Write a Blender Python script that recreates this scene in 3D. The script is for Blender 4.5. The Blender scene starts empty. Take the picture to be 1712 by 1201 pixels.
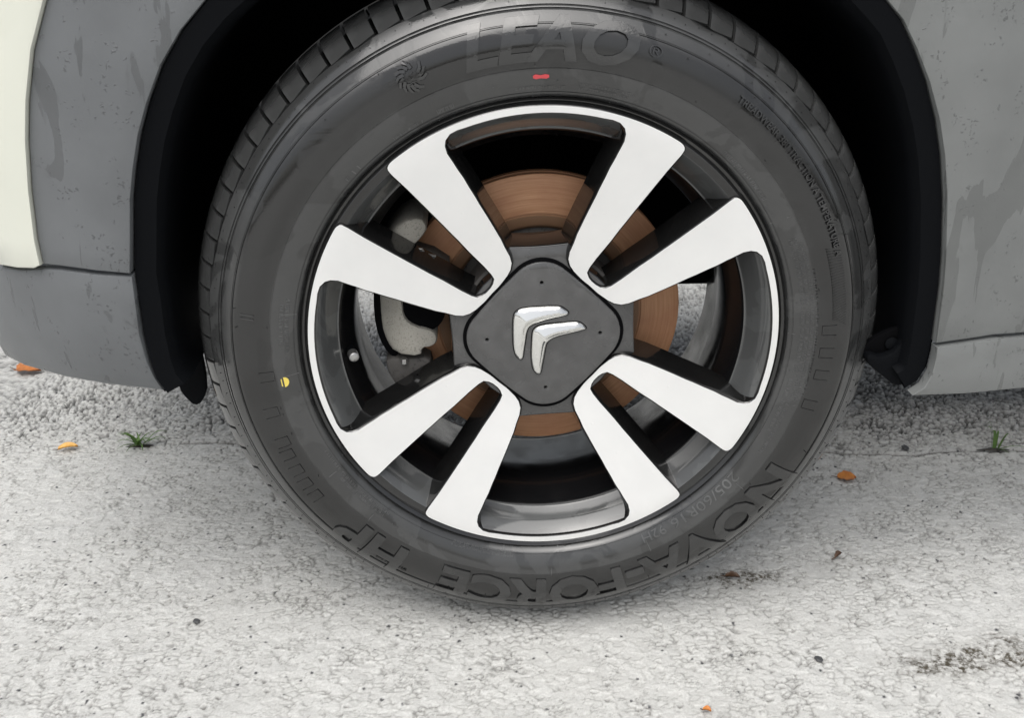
import bpy, bmesh, math, random
import numpy as np
from mathutils import Vector, Matrix
from mathutils.geometry import delaunay_2d_cdt

random.seed(7)
rng = np.random.default_rng(11)
S = bpy.context.scene
COL = S.collection
R = math.radians

# ------------------------------------------------------------------ camera
ZW = 0.318                                   # wheel centre above the ground
yaw, pitch = 0.04704576490738811, 0.41813117333809946
cam = bpy.data.cameras.new('camera')
cam.sensor_width = 36.0
cam.lens = 36.0 * 1620.0 / 1712.0
cam.clip_start = 0.02
cam.clip_end = 400
cam_o = bpy.data.objects.new('camera', cam)
COL.objects.link(cam_o)
_f = Vector((math.sin(yaw) * math.cos(pitch), math.cos(yaw) * math.cos(pitch), -math.sin(pitch)))
_r = Vector((math.cos(yaw), -math.sin(yaw), 0))
_u = _r.cross(_f)
M = Matrix.Identity(4)
for i in range(3):
    M[i][0], M[i][1], M[i][2] = _r[i], _u[i], -_f[i]
M[0][3], M[1][3], M[2][3] = -0.06822, -0.80467, 0.34479 + ZW
cam_o.matrix_world = M
S.camera = cam_o

# ------------------------------------------------------------------ world, sun, exposure
SUN_EL, SUN_ROT = R(63), R(200)
w = bpy.data.worlds.new('World')
S.world = w
w.use_nodes = True
nt = w.node_tree
bg = nt.nodes['Background']
sky = nt.nodes.new('ShaderNodeTexSky')
sky.sky_type = 'NISHITA'
sky.sun_disc = False
sky.sun_elevation = SUN_EL
sky.sun_rotation = SUN_ROT
sky.air_density = 1.0
sky.dust_density = 4.0
sky.ozone_density = 1.0
hs = nt.nodes.new('ShaderNodeHueSaturation')     # grey overcast: the same sky with little blue left in it
hs.inputs['Saturation'].default_value = 0.28
nt.links.new(sky.outputs[0], hs.inputs['Color'])
nt.links.new(hs.outputs[0], bg.inputs['Color'])
bg.inputs['Strength'].default_value = 0.13
sl = bpy.data.lights.new('sun', 'SUN')
sl.energy = 1.7
sl.angle = R(60)
sl.color = (1.0, 0.975, 0.94)
so = bpy.data.objects.new('sun', sl)
COL.objects.link(so)
sd = Vector((math.sin(SUN_ROT) * math.cos(SUN_EL), math.cos(SUN_ROT) * math.cos(SUN_EL), math.sin(SUN_EL)))
so.rotation_euler = sd.to_track_quat('Z', 'Y').to_euler()
S.view_settings.view_transform = 'Standard'
S.view_settings.look = 'None'
S.view_settings.gamma = 1.0
S.view_settings.use_curve_mapping = False
S.view_settings.exposure = 0.28

# ------------------------------------------------------------------ helpers
def link(o, parent=None):
    COL.objects.link(o)
    if parent is not None:
        o.parent = parent
    return o

def empty(name, loc, parent=None):
    o = bpy.data.objects.new(name, None)
    o.empty_display_size = 0.05
    o.location = loc
    return link(o, parent)

def tag(o, label=None, cat=None, group=None, kind=None):
    if label: o['label'] = label
    if cat: o['category'] = cat
    if group: o['group'] = group
    if kind: o['kind'] = kind
    return o

def mesh(name, V, F, mats, parent=None, smooth=False, idx=None, angle=None):
    me = bpy.data.meshes.new(name)
    me.from_pydata([tuple(map(float, v)) for v in V], [], [tuple(map(int, f)) for f in F])
    for m in (mats if isinstance(mats, (list, tuple)) else [mats]):
        me.materials.append(m)
    if idx is not None:
        me.polygons.foreach_set('material_index', list(idx))
    if smooth:
        me.polygons.foreach_set('use_smooth', [True] * len(me.polygons))
        if angle is not None:
            me.set_sharp_from_angle(angle=R(angle))
    me.update()
    return link(bpy.data.objects.new(name, me), parent)

def lathe(name, prof, m, parent=None, seg=192, angle=40, deform=None):
    """prof: list of (y, r) revolved round the y axis; outside lies to the right when r grows"""
    V, F = [], []
    n = len(prof)
    for k in range(seg):
        a = 2 * math.pi * k / seg
        for (y, r) in prof:
            p = (r * math.cos(a), y, r * math.sin(a))
            V.append(deform(p) if deform else p)
    for k in range(seg):
        k2 = (k + 1) % seg
        for i in range(n - 1):
            F.append((k * n + i, k2 * n + i, k2 * n + i + 1, k * n + i + 1))
    return mesh(name, V, F, m, parent, True, angle=angle)

def inside(poly, P):
    P = np.asarray(P); x, y = P[:, 0], P[:, 1]
    res = np.zeros(len(P), bool)
    n = len(poly)
    for i in range(n):
        x1, y1 = poly[i]; x2, y2 = poly[(i + 1) % n]
        c = (y1 > y) != (y2 > y)
        with np.errstate(divide='ignore', invalid='ignore'):
            xi = (x2 - x1) * (y - y1) / (y2 - y1 + 1e-30) + x1
        res ^= c & (x < xi)
    return res

def area(poly):
    p = np.asarray(poly); q = np.roll(p, -1, 0)
    return 0.5 * float(np.sum(p[:, 0] * q[:, 1] - q[:, 0] * p[:, 1]))

def ccw(poly):
    return list(poly) if area(poly) > 0 else list(poly)[::-1]

def seg_dist(poly, P):
    P = np.asarray(P)
    best = np.full(len(P), 1e9)
    n = len(poly)
    for i in range(n):
        a = np.array(poly[i]); b = np.array(poly[(i + 1) % n]); d = b - a
        t = np.clip(((P - a) @ d) / (d @ d + 1e-20), 0, 1)
        best = np.minimum(best, np.hypot(*(P - (a + t[:, None] * d)).T))
    return best

def fill(outline, holes=(), step=0.01):
    """triangulated 2D polygon with interior points -> points, triangles; the outline points come first, then holes"""
    loops = [ccw(outline)] + [ccw(h)[::-1] for h in holes]
    P, E = [], []
    for lp in loops:
        b = len(P)
        P += [tuple(q) for q in lp]
        E += [(b + i, b + (i + 1) % len(lp)) for i in range(len(lp))]
    nb = len(P)
    o = np.array(loops[0])
    gx = np.arange(o[:, 0].min(), o[:, 0].max(), step)
    gy = np.arange(o[:, 1].min(), o[:, 1].max(), step * 0.87)
    G = np.array([(x + (step / 2 if j % 2 else 0), y) for j, y in enumerate(gy) for x in gx]).reshape(-1, 2)
    if len(G):
        k = inside(loops[0], G)
        for h in loops[1:]:
            k &= ~inside(h, G)
        for lp in loops:
            k &= seg_dist(lp, G) > step * 0.45
        P += [tuple(q) for q in G[k]]
    co, ed, fa, ov, oe, of = delaunay_2d_cdt([Vector(q) for q in P], E, [], 0, 1e-7)
    co = np.array([tuple(c) for c in co])
    T = np.array([f for f in fa if len(f) == 3])
    c = co[T].mean(1)
    k = inside(loops[0], c)
    for h in loops[1:]:
        k &= ~inside(h, c)
    T = T[k]
    # original index -> new index
    back = {}
    for i, l in enumerate(ov):
        for q in l:
            back[q] = i
    bl, b = [], 0
    for lp in loops:
        bl.append([back[b + i] for i in range(len(lp))])
        b += len(lp)
    # make all triangles ccw
    A = co[T[:, 1]] - co[T[:, 0]]; B = co[T[:, 2]] - co[T[:, 0]]
    flip = (A[:, 0] * B[:, 1] - A[:, 1] * B[:, 0]) < 0
    T[flip] = T[flip][:, ::-1]
    return co, T, bl

def normals2(loop):
    """outward normals of a ccw loop of 2D points"""
    p = np.asarray(loop, float)
    e = np.roll(p, -1, 0) - p
    e /= np.linalg.norm(e, axis=1)[:, None] + 1e-12
    n = np.stack([e[:, 1], -e[:, 0]], 1)
    m = n + np.roll(n, 1, 0)
    m /= np.maximum((m * n).sum(1), 0.35)[:, None]
    return m

def smooth_loop(pts, it=1, closed=True):
    for _ in range(it):                       # Chaikin
        out = []
        n = len(pts)
        for i in range(n if closed else n - 1):
            a, b = np.array(pts[i]), np.array(pts[(i + 1) % n])
            out += [tuple(a * .75 + b * .25), tuple(a * .25 + b * .75)]
        pts = out
    return pts

def slab(name, outline, yf, depth, mats, parent=None, holes=(), step=0.01, bevel=0.0015, draft=0.0, wall=0, back=True, smooth=True, angle=35):
    """A plate in the x-z plane: front at y = yf(x, z), rounded edge, walls going back to y + depth.
    mats: (front, wall)."""
    co, T, bl = fill(outline, holes, step)
    V = []; F = []; I = []
    bset = {}
    for li, b in enumerate(bl):
        nrm = normals2(co[b])
        for k, i in enumerate(b):
            bset[i] = nrm[k]
    inset = co.copy()
    for i, n in bset.items():
        inset[i] = co[i] - n * bevel
    for (x, z) in inset:
        V.append((x, yf(x, z), z))
    for t in T:
        F.append((t[0], t[1], t[2])); I.append(0)
    n0 = len(V)
    for b in bl:
        nrm = normals2(co[b])
        rings = []
        for (off, dy) in ((0.0 - bevel * .3, bevel * .3), (0.0, bevel), (draft, depth)):
            ring = []
            for k, i in enumerate(b):
                q = co[i] + nrm[k] * off
                ring.append(len(V)); V.append((q[0], yf(co[i][0], co[i][1]) + dy, q[1]))
            rings.append(ring)
        prev = list(b)
        m = len(b)
        for rr in rings:
            for k in range(m):
                k2 = (k + 1) % m
                F.append((prev[k], rr[k], rr[k2], prev[k2])); I.append(wall)
            prev = rr
        if back and b is bl[0]:
            lastring = prev
    if back and not holes:
        bmap = {i: r for i, r in zip(bl[0], lastring)}
        for i in range(len(co)):
            if i not in bmap:
                bmap[i] = len(V)
                V.append((co[i][0], yf(co[i][0], co[i][1]) + depth, co[i][1]))
        for t in T:
            F.append((bmap[t[0]], bmap[t[2]], bmap[t[1]])); I.append(wall)
    return mesh(name, V, F, mats, parent, smooth, I, angle)

def tube(name, pts, rad, m, parent=None, seg=12, caps=True):
    P = [Vector(p) for p in pts]
    V, F = [], []
    up = Vector((0.3, 0.2, 1)).normalized()
    rads = rad if isinstance(rad, (list, tuple)) else [rad] * len(P)
    for i, p in enumerate(P):
        d = (P[min(i + 1, len(P) - 1)] - P[max(i - 1, 0)]).normalized()
        a = d.cross(up).normalized(); b = d.cross(a)
        for k in range(seg):
            t = 2 * math.pi * k / seg
            V.append(p + (a * math.cos(t) + b * math.sin(t)) * rads[i])
    for i in range(len(P) - 1):
        for k in range(seg):
            k2 = (k + 1) % seg
            F.append((i * seg + k, (i + 1) * seg + k, (i + 1) * seg + k2, i * seg + k2))
    if caps:
        F.append(tuple(range(seg))); F.append(tuple(reversed(range((len(P) - 1) * seg, len(P) * seg))))
    return mesh(name, V, F, m, parent, True, angle=45)

# ------------------------------------------------------------------ materials
def principled(name, base=(.5, .5, .5), rough=.5, metal=0.0, spec=0.5, coat=0.0, coat_rough=0.05):
    m = bpy.data.materials.new(name)
    m.use_nodes = True
    b = m.node_tree.nodes['Principled BSDF']
    b.inputs['Base Color'].default_value = (*base, 1)
    b.inputs['Roughness'].default_value = rough
    b.inputs['Metallic'].default_value = metal
    b.inputs['Specular IOR Level'].default_value = spec
    b.inputs['Coat Weight'].default_value = coat
    b.inputs['Coat Roughness'].default_value = coat_rough
    return m, m.node_tree, b

def N(t, kind, **kw):
    n = t.nodes.new(kind)
    for k, v in kw.items():
        if k.startswith('in_'):
            key = k[3:].replace('_', ' ')
            n.inputs[key].default_value = v
        else:
            setattr(n, k, v)
    return n

def objco(t, scale=(1, 1, 1)):
    c = t.nodes.new('ShaderNodeTexCoord'); mp = t.nodes.new('ShaderNodeMapping')
    mp.inputs['Scale'].default_value = scale
    t.links.new(c.outputs['Object'], mp.inputs['Vector'])
    return mp.outputs[0]

def noise(t, vec, scale, detail=3, rough=.55, dist=0.0):
    n = N(t, 'ShaderNodeTexNoise', in_Scale=scale, in_Detail=detail, in_Roughness=rough, in_Distortion=dist)
    t.links.new(vec, n.inputs['Vector'])
    return n.outputs['Fac']

def ramp(t, fac, stops, interp='LINEAR'):
    r = t.nodes.new('ShaderNodeValToRGB')
    r.color_ramp.interpolation = interp
    e = r.color_ramp.elements
    while len(e) < len(stops): e.new(0.5)
    for i, (p, c) in enumerate(stops):
        e[i].position = p
        e[i].color = (*((c, c, c) if not isinstance(c, tuple) else c), 1)
    t.links.new(fac, r.inputs['Fac'])
    return r.outputs['Color']

def mathn(t, op, a, b=None, clamp=False):
    n = N(t, 'ShaderNodeMath', operation=op, use_clamp=clamp)
    for i, v in enumerate((a, b)):
        if v is None: continue
        if isinstance(v, (int, float)): n.inputs[i].default_value = v
        else: t.links.new(v, n.inputs[i])
    return n.outputs[0]

def mixc(t, fac, a, b):
    n = N(t, 'ShaderNodeMix', data_type='RGBA')
    for key, v in ((0, fac), (6, a), (7, b)):
        if isinstance(v, (int, float)): n.inputs[key].default_value = v
        elif isinstance(v, tuple): n.inputs[key].default_value = (*v, 1)
        else: t.links.new(v, n.inputs[key])
    return n.outputs[2]

def bump(t, b, h, strength=.3, dist=.001):
    n = N(t, 'ShaderNodeBump', in_Strength=strength, in_Distance=dist)
    t.links.new(h, n.inputs['Height']); t.links.new(n.outputs[0], b.inputs['Normal'])

# wet rubber: dusty near the rim, dark and wet where the big letters stand, with films of water
def rubber(name, zones, film=(0.50, 0.54), rough=(.27, .09), wetf=.70, spec=.8):
    m, t, b = principled(name, spec=spec)
    v = objco(t)
    c = t.nodes.new('ShaderNodeTexCoord'); sx = t.nodes.new('ShaderNodeSeparateXYZ')
    t.links.new(c.outputs['Object'], sx.inputs[0])
    rad = mathn(t, 'SQRT', mathn(t, 'ADD', mathn(t, 'POWER', sx.outputs[0], 2), mathn(t, 'POWER', sx.outputs[2], 2)))
    wob = mathn(t, 'ADD', rad, mathn(t, 'MULTIPLY', mathn(t, 'SUBTRACT', noise(t, v, 20, 3), .5), .007))
    u = mathn(t, 'MULTIPLY', mathn(t, 'SUBTRACT', wob, .21), 8.0)          # radius .21 .. .335 -> 0 .. 1
    base = ramp(t, u, [((r - .21) * 8, k) for r, k in zones])
    f1 = noise(t, v, 17, 4, .5, 1.0)
    mask = ramp(t, f1, [(film[0], 0.0), (film[1], 1.0)])
    f2 = noise(t, v, 45, 5, .6)
    wet = mixc(t, .5, base, base)
    k = N(t, 'ShaderNodeMix', data_type='RGBA', blend_type='MULTIPLY'); k.inputs[0].default_value = 1.0
    t.links.new(base, k.inputs[6]); t.links.new(ramp(t, mask, [(0, 1.0), (1, wetf)]), k.inputs[7])
    k2 = N(t, 'ShaderNodeMix', data_type='RGBA', blend_type='MULTIPLY'); k2.inputs[0].default_value = 1.0
    t.links.new(k.outputs[2], k2.inputs[6]); t.links.new(ramp(t, f2, [(.3, (.86, .88, .88)), (.7, (1.0, 1.02, 1.02))]), k2.inputs[7])
    t.links.new(k2.outputs[2], b.inputs['Base Color'])
    t.links.new(ramp(t, mask, [(0, rough[0]), (1, rough[1])]), b.inputs['Roughness'])
    fine = noise(t, v, 900, 2)
    h = mathn(t, 'ADD', mathn(t, 'MULTIPLY', fine, .2), mathn(t, 'MULTIPLY', mask, .3))
    bump(t, b, h, .3, .0006)
    return m
ZONES = [(.2195, .022), (.2225, .048), (.2425, .045), (.2450, .016), (.2520, .009), (.2740, .010), (.2785, .032), (.2900, .058), (.3000, .056), (.3014, .008)]
M_TYRE = rubber('tyre_rubber', ZONES)
M_TREAD = rubber('tread_rubber', [(.296, .070), (.310, .080), (.322, .045)], (.45, .6))
M_LETTER = rubber('letter_rubber', [(.2225, .105), (.2425, .095), (.2460, .030), (.2760, .032)], (.40, .5), (.24, .10))  # small letters paler than their band, in place of shading on the relief

def gloss_black(name, base=.012, wetness=True, rough=.12):
    m, t, b = principled(name, (base, base, base * 1.03), rough, 0, .5, .6, .04)
    v = objco(t)
    f = noise(t, v, 30, 4, .55, .6)
    mask = ramp(t, f, [(.47, 0.0), (.52, 1.0)])
    t.links.new(ramp(t, mask, [(0, rough), (1, rough * 2.4)]), b.inputs['Roughness'])
    t.links.new(ramp(t, noise(t, v, 60, 3), [(.3, (base, base, base)), (.8, (base * 1.6, base * 1.6, base * 1.6))]), b.inputs['Base Color'])
    drops = N(t, 'ShaderNodeTexVoronoi', in_Scale=160.0); t.links.new(v, drops.inputs['Vector'])
    dm = ramp(t, drops.outputs['Distance'], [(0.0, 1.0), (.22, 0.0)])
    bump(t, b, mathn(t, 'ADD', mathn(t, 'MULTIPLY', dm, mathn(t, 'MULTIPLY', mask, .5)), mathn(t, 'MULTIPLY', mask, .15)), .25, .0006)
    return m
M_RIM = gloss_black('gloss_black_paint', .007, rough=.07)
M_BARREL, tQ, bQ = principled('barrel_black', (.006, .006, .0065), .16, 0, .3)
tQ.links.new(ramp(tQ, noise(tQ, objco(tQ), 40, 4), [(.35, .10), (.7, .26)]), bQ.inputs['Roughness'])
M_HUB = gloss_black('hub_dark_grey', .045, rough=.16)
M_CAPM = gloss_black('cap_dark_grey', .052, rough=.15)
M_BAND, tB, bB = principled('rim_bevel_grey', (.075, .077, .077), .2, 0, .5, .5, .05)
vB = objco(tB)
mB = ramp(tB, noise(tB, vB, 26, 4, .5, .8), [(.49, 0.0), (.52, 1.0)])
tB.links.new(mixc(tB, mB, (.078, .081, .081), (.066, .068, .068)), bB.inputs['Base Color'])
tB.links.new(ramp(tB, mB, [(0, .10), (1, .05)]), bB.inputs['Roughness'])

M_SILVER, tS, bS = principled('machined_silver', (.80, .80, .79), .34, .45, .5, .3, .1)
vS = objco(tS)
tS.links.new(ramp(tS, noise(tS, vS, 22, 4), [(.3, (.79, .792, .784)), (.75, (.845, .845, .833))]), bS.inputs['Base Color'])
tS.links.new(ramp(tS, noise(tS, vS, 60, 4), [(.3, .36), (.8, .5)]), bS.inputs['Roughness'])
cS = tS.nodes.new('ShaderNodeTexCoord'); sS = tS.nodes.new('ShaderNodeSeparateXYZ'); tS.links.new(cS.outputs['Object'], sS.inputs[0])
rS = mathn(tS, 'SQRT', mathn(tS, 'ADD', mathn(tS, 'POWER', sS.outputs[0], 2), mathn(tS, 'POWER', sS.outputs[2], 2)))
kS = tS.nodes.new('ShaderNodeCombineXYZ'); tS.links.new(rS, kS.inputs[0])
lines = noise(tS, kS.outputs[0], 900, 3, .7)
dS = N(tS, 'ShaderNodeTexVoronoi', in_Scale=95.0); tS.links.new(vS, dS.inputs['Vector'])
dropS = mathn(tS, 'MULTIPLY', ramp(tS, dS.outputs['Distance'], [(.05, 1.0), (.16, 0.0)]), ramp(tS, noise(tS, vS, 30, 2), [(.54, 0.0), (.57, 1.0)]))
bump(tS, bS, mathn(tS, 'ADD', mathn(tS, 'MULTIPLY', lines, .3), mathn(tS, 'MULTIPLY', dropS, 1.6)), .16, .0006)

M_CHROME, tC, bC = principled('chrome', (.80, .80, .78), .05, 1.0)
M_BLACK, _, _ = principled('black_void_plastic', (.003, .003, .0035), .8, 0, .03)
M_FLANGE, tF, bF = principled('black_liner_plastic', (.0035, .004, .005), .6, 0, .06)
bump(tF, bF, noise(tF, objco(tF), 300, 3), .2, .0006)
M_STEEL, _, _ = principled('dull_steel', (.45, .45, .44), .35, .9)
M_RED, _, _ = principled('red_paint', (.62, .07, .08), .5)
M_YELLOW, _, _ = principled('yellow_paint', (.78, .62, .12), .5)
M_CREAM, _, _ = principled('cream_paint', (.635, .645, .565), .35, 0, .5, .5, .05)

# rusty brake disc: turned rings
M_DISC, tD, bD = principled('rusted_disc', (.3, .15, .08), .55, .15)
c = tD.nodes.new('ShaderNodeTexCoord'); sx = tD.nodes.new('ShaderNodeSeparateXYZ')
tD.links.new(c.outputs['Object'], sx.inputs[0])
rad = mathn(tD, 'SQRT', mathn(tD, 'ADD', mathn(tD, 'POWER', sx.outputs[0], 2), mathn(tD, 'POWER', sx.outputs[2], 2)))
cv = tD.nodes.new('ShaderNodeCombineXYZ'); tD.links.new(mathn(tD, 'MULTIPLY', rad, 1.0), cv.inputs[0])
tD.links.new(mathn(tD, 'MULTIPLY', sx.outputs[0], .03), cv.inputs[1]); tD.links.new(mathn(tD, 'MULTIPLY', sx.outputs[2], .03), cv.inputs[2])
ring = noise(tD, cv.outputs[0], 700, 3, .6)
blot = noise(tD, c.outputs['Object'], 35, 4)
col = mixc(tD, ramp(tD, ring, [(.35, 0.0), (.7, 1.0)]), (.43, .215, .11), (.54, .30, .165))
col = mixc(tD, ramp(tD, blot, [(.4, 0.0), (.75, .6)]), col, (.37, .165, .09))
col = mixc(tD, ramp(tD, rad, [(.1000, 1.0), (.1015, 0.0)]), col, (.22, .125, .07))   # unswept inner ring, older rust
tD.links.new(col, bD.inputs['Base Color'])
bump(tD, bD, ring, .25, .0005)

# cast iron caliper, pale and pitted
def cast(name, c1, c2, scale=260):
    m, t, b = principled(name, c1, .75, .1)
    v = objco(t)
    f = noise(t, v, scale, 4, .7)
    g = noise(t, v, 30, 3)
    cc = mixc(t, ramp(t, f, [(.36, 1.0), (.44, 0.0)]), c1, c2)
    cc = mixc(t, ramp(t, g, [(.45, 0.0), (.8, .35)]), cc, c2)
    t.links.new(cc, b.inputs['Base Color'])
    bump(t, b, f, .5, .0012)
    return m
M_CAST = cast('pitted_cast_iron', (.36, .345, .305), (.15, .145, .13), 620)
M_CASTD = cast('dark_cast_iron', (.085, .08, .075), (.04, .038, .036))

# grey plastic cladding: dull where dry, darker and shinier where rain has run
def cladding(name, dry, wet, seed=0.0):
    m, t, b = principled(name, dry, .5, 0, .45)
    cc = t.nodes.new('ShaderNodeTexCoord'); mp = t.nodes.new('ShaderNodeMapping')
    mp.inputs['Scale'].default_value = (1, 1, .26); mp.inputs['Location'].default_value = (seed, 0, seed)
    t.links.new(cc.outputs['Object'], mp.inputs['Vector'])
    f = noise(t, mp.outputs[0], 34, 4, .5, .7)
    mask = ramp(t, f, [(.585, 0.0), (.612, 1.0)])
    v = objco(t)
    big = ramp(t, noise(t, v, 9, 2), [(.42, 0.0), (.58, 1.0)])
    vor = N(t, 'ShaderNodeTexVoronoi', in_Scale=210.0, in_Randomness=1.0); 
    wob = noise(t, v, 120, 3)
    va = N(t, 'ShaderNodeVectorMath', operation='ADD'); t.links.new(v, va.inputs[0])
    vs = N(t, 'ShaderNodeVectorMath', operation='SCALE'); vs.inputs['Scale'].default_value = .012
    nz = N(t, 'ShaderNodeTexNoise', in_Scale=150.0); t.links.new(v, nz.inputs['Vector'])
    t.links.new(nz.outputs['Color'], vs.inputs[0]); t.links.new(vs.outputs[0], va.inputs[1])
    t.links.new(va.outputs[0], vor.inputs['Vector'])
    spots = ramp(t, vor.outputs['Distance'], [(.16, 1.0), (.34, 0.0)])
    pick = ramp(t, noise(t, v, 48, 3), [(.555, 0.0), (.60, 1.0)])
    drops = mathn(t, 'MULTIPLY', spots, pick)
    wetm = mathn(t, 'MAXIMUM', mathn(t, 'MULTIPLY', mask, .5), mathn(t, 'MULTIPLY', drops, .8))
    grain = noise(t, v, 14, 4)
    base = mixc(t, ramp(t, grain, [(.3, 0.0), (.75, 1.0)]), dry, tuple(x * 1.22 for x in dry))
    t.links.new(mixc(t, wetm, base, wet), b.inputs['Base Color'])
    t.links.new(ramp(t, mask, [(0, .37), (1, .2)]), b.inputs['Roughness'])
    h = mathn(t, 'ADD', mathn(t, 'MULTIPLY', drops, 1.2), mathn(t, 'MULTIPLY', noise(t, v, 700, 2), .25))
    bump(t, b, h, .3, .0012)
    return m
M_CLAD = cladding('grey_cladding_plastic', (.113, .119, .124), (.070, .073, .075), 0.0)
M_CLAD2 = cladding('grey_panel_plastic', (.148, .154, .152), (.088, .092, .090), 3.1)

# ground: pale worn stone in dark binder, driven by the mesh attributes
M_GROUND, tG, bG = principled('worn_pale_tarmac', (.5, .5, .48), .75)
def attr(t, n):
    a = t.nodes.new('ShaderNodeAttribute'); a.attribute_name = n
    return a.outputs['Fac']
vG = objco(tG)
a_b, a_z, a_d, a_s = attr(tG, 'binder'), attr(tG, 'rough_shade_zone'), attr(tG, 'grime'), attr(tG, 'stone')
stone = mixc(tG, a_s, (.525, .527, .508), (.645, .647, .625))
stone = mixc(tG, ramp(tG, noise(tG, vG, 7, 4), [(.35, 0.0), (.7, .6)]), stone, (.58, .578, .55))
stone = mixc(tG, ramp(tG, noise(tG, vG, 420, 4, .7), [(.42, .5), (.6, 0.0)]), stone, (.42, .415, .40))
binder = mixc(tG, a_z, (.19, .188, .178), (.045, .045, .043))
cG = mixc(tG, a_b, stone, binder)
cG = mixc(tG, mathn(tG, 'MULTIPLY', a_z, .25), cG, (.36, .365, .36))  # coarse tarmac is darker itself, with under-car shade put into the colour too
gr = mathn(tG, 'MULTIPLY', a_d, ramp(tG, noise(tG, vG, 170, 4, .7), [(.40, 0.0), (.58, 1.0)]))
cG = mixc(tG, gr, cG, (.060, .050, .033))
cG = mixc(tG, attr(tG, 'speck'), cG, (.045, .046, .05))
tG.links.new(cG, bG.inputs['Base Color'])
tG.links.new(ramp(tG, noise(tG, vG, 20, 4), [(.4, .5), (.62, .8)]), bG.inputs['Roughness'])
bump(tG, bG, noise(tG, vG, 650, 4, .7), .45, .0012)

def leaf_mat(name, c1, c2):
    m, t, b = principled(name, c1, .5)
    v = objco(t)
    t.links.new(mixc(t, ramp(t, noise(t, v, 160, 4), [(.35, 0.0), (.7, 1.0)]), c1, c2), b.inputs['Base Color'])
    return m
M_LEAF = leaf_mat('orange_leaf', (.60, .24, .045), (.45, .14, .03))
M_LEAF2 = leaf_mat('brown_orange_leaf', (.48, .17, .04), (.30, .10, .03))
M_LEAF3 = leaf_mat('yellow_leaf', (.70, .42, .10), (.60, .28, .05))
M_DEAD = leaf_mat('dead_leaf', (.12, .065, .035), (.05, .03, .02))
M_GRASS = leaf_mat('grass_green', (.10, .19, .035), (.055, .11, .025))
M_SOIL = leaf_mat('joint_soil', (.035, .030, .022), (.02, .018, .014))
M_STONE = leaf_mat('dark_pebble', (.045, .047, .05), (.09, .09, .09))

# ------------------------------------------------------------------ ground
def hash2(ix, iy, k):
    h = (ix.astype(np.int64) * 374761393 + iy.astype(np.int64) * 668265263 + k * 974634777) & 0x7fffffff
    h = ((h ^ (h >> 13)) * 1274126177) & 0x7fffffff
    return ((h ^ (h >> 16)) & 0xffff) / 65535.0

def vnoise(x, y, s, k=0):
    x = x * s; y = y * s
    ix, iy = np.floor(x), np.floor(y); fx, fy = x - ix, y - iy
    fx = fx * fx * (3 - 2 * fx); fy = fy * fy * (3 - 2 * fy)
    a = hash2(ix, iy, k); b = hash2(ix + 1, iy, k); c = hash2(ix, iy + 1, k); d = hash2(ix + 1, iy + 1, k)
    return a + (b - a) * fx + (c - a) * fy + (a - b - c + d) * fx * fy

def fbm(x, y, s, o=3, k=0):
    v, amp, tot = 0, 1.0, 0
    for i in range(o):
        v = v + amp * vnoise(x, y, s * 2 ** i, k + i * 7); tot += amp; amp *= .5
    return v / tot

def voro(x, y, s, k=0):
    x = x * s; y = y * s
    ix, iy = np.floor(x), np.floor(y)
    f1 = np.full(x.shape, 9.0); f2 = np.full(x.shape, 9.0); idv = np.zeros(x.shape)
    for dx in (-1, 0, 1):
        for dy in (-1, 0, 1):
            cx, cy = ix + dx, iy + dy
            px = cx + hash2(cx, cy, k); py = cy + hash2(cx, cy, k + 1)
            d = np.hypot(px - x, py - y)
            n1 = d < f1
            f2 = np.where(n1, f1, np.minimum(f2, d))
            idv = np.where(n1, hash2(cx, cy, k + 2), idv)
            f1 = np.where(n1, d, f1)
    return f1, f2, idv

def graded(lo, hi, n0, n1, st, grow):
    a = list(np.arange(n0, n1, st))
    s = st
    while a[-1] < hi: s *= grow; a.append(a[-1] + s)
    s = st
    while a[0] > lo: s *= grow; a.insert(0, a[0] - s)
    return np.array(a)

def seam_y(x):
    return .378 - .06 * x + .022 * (vnoise(x, x * 0, 6, 3) - .5) + .012 * (vnoise(x, x * 0, 26, 4) - .5)

xs = graded(-30, 30, -.74, .75, .0013, 1.05)
ys = graded(-30, 60, -.165, .42, .0012, 1.007)
X, Y = np.meshgrid(xs, ys)
wx = X + .0048 * (fbm(X, Y, 190, 3, 50) - .5); wy = Y + .0048 * (fbm(X, Y, 190, 3, 60) - .5)
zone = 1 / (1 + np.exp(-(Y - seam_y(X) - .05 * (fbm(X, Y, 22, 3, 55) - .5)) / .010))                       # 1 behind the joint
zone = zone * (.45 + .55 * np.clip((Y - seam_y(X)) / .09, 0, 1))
right = np.clip((X - .1) / .5, 0, 1) * np.clip((Y - .08) / .3, 0, 1)  # back right: coarser, and darkened in colour as shade beneath the car
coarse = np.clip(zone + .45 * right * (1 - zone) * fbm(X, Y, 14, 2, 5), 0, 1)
f1, f2, idv = voro(wx * .64, wy, 150, 1)
g1, g2, idg = voro(wx * .8, wy, 260, 9)
edge = f2 - f1
patch = np.clip((fbm(X, Y, 22, 3, 20) - .36) / .24, 0, 1)
width = .14 + .20 * coarse + .12 * patch
brk = np.clip((fbm(X, Y, 120, 2, 41) - .40) / .16, 0, 1)               # joints are open here, closed there
gap = np.clip(1 - edge / width, 0, 1) * (brk * (1 - .45 * coarse) + .45 * coarse)
rid = fbm(X * .55, Y, 200, 2, 45)
worm = np.clip(1 - np.abs(rid - .5) / .036, 0, 1) * np.clip((fbm(X, Y, 60, 2, 47) - .42) / .14, 0, 1)
gap2 = np.maximum(np.clip(1 - (g2 - g1) / .22, 0, 1) * np.clip((fbm(X, Y, 35, 2, 33) - .45) / .2, 0, 1) * brk, worm)
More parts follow.
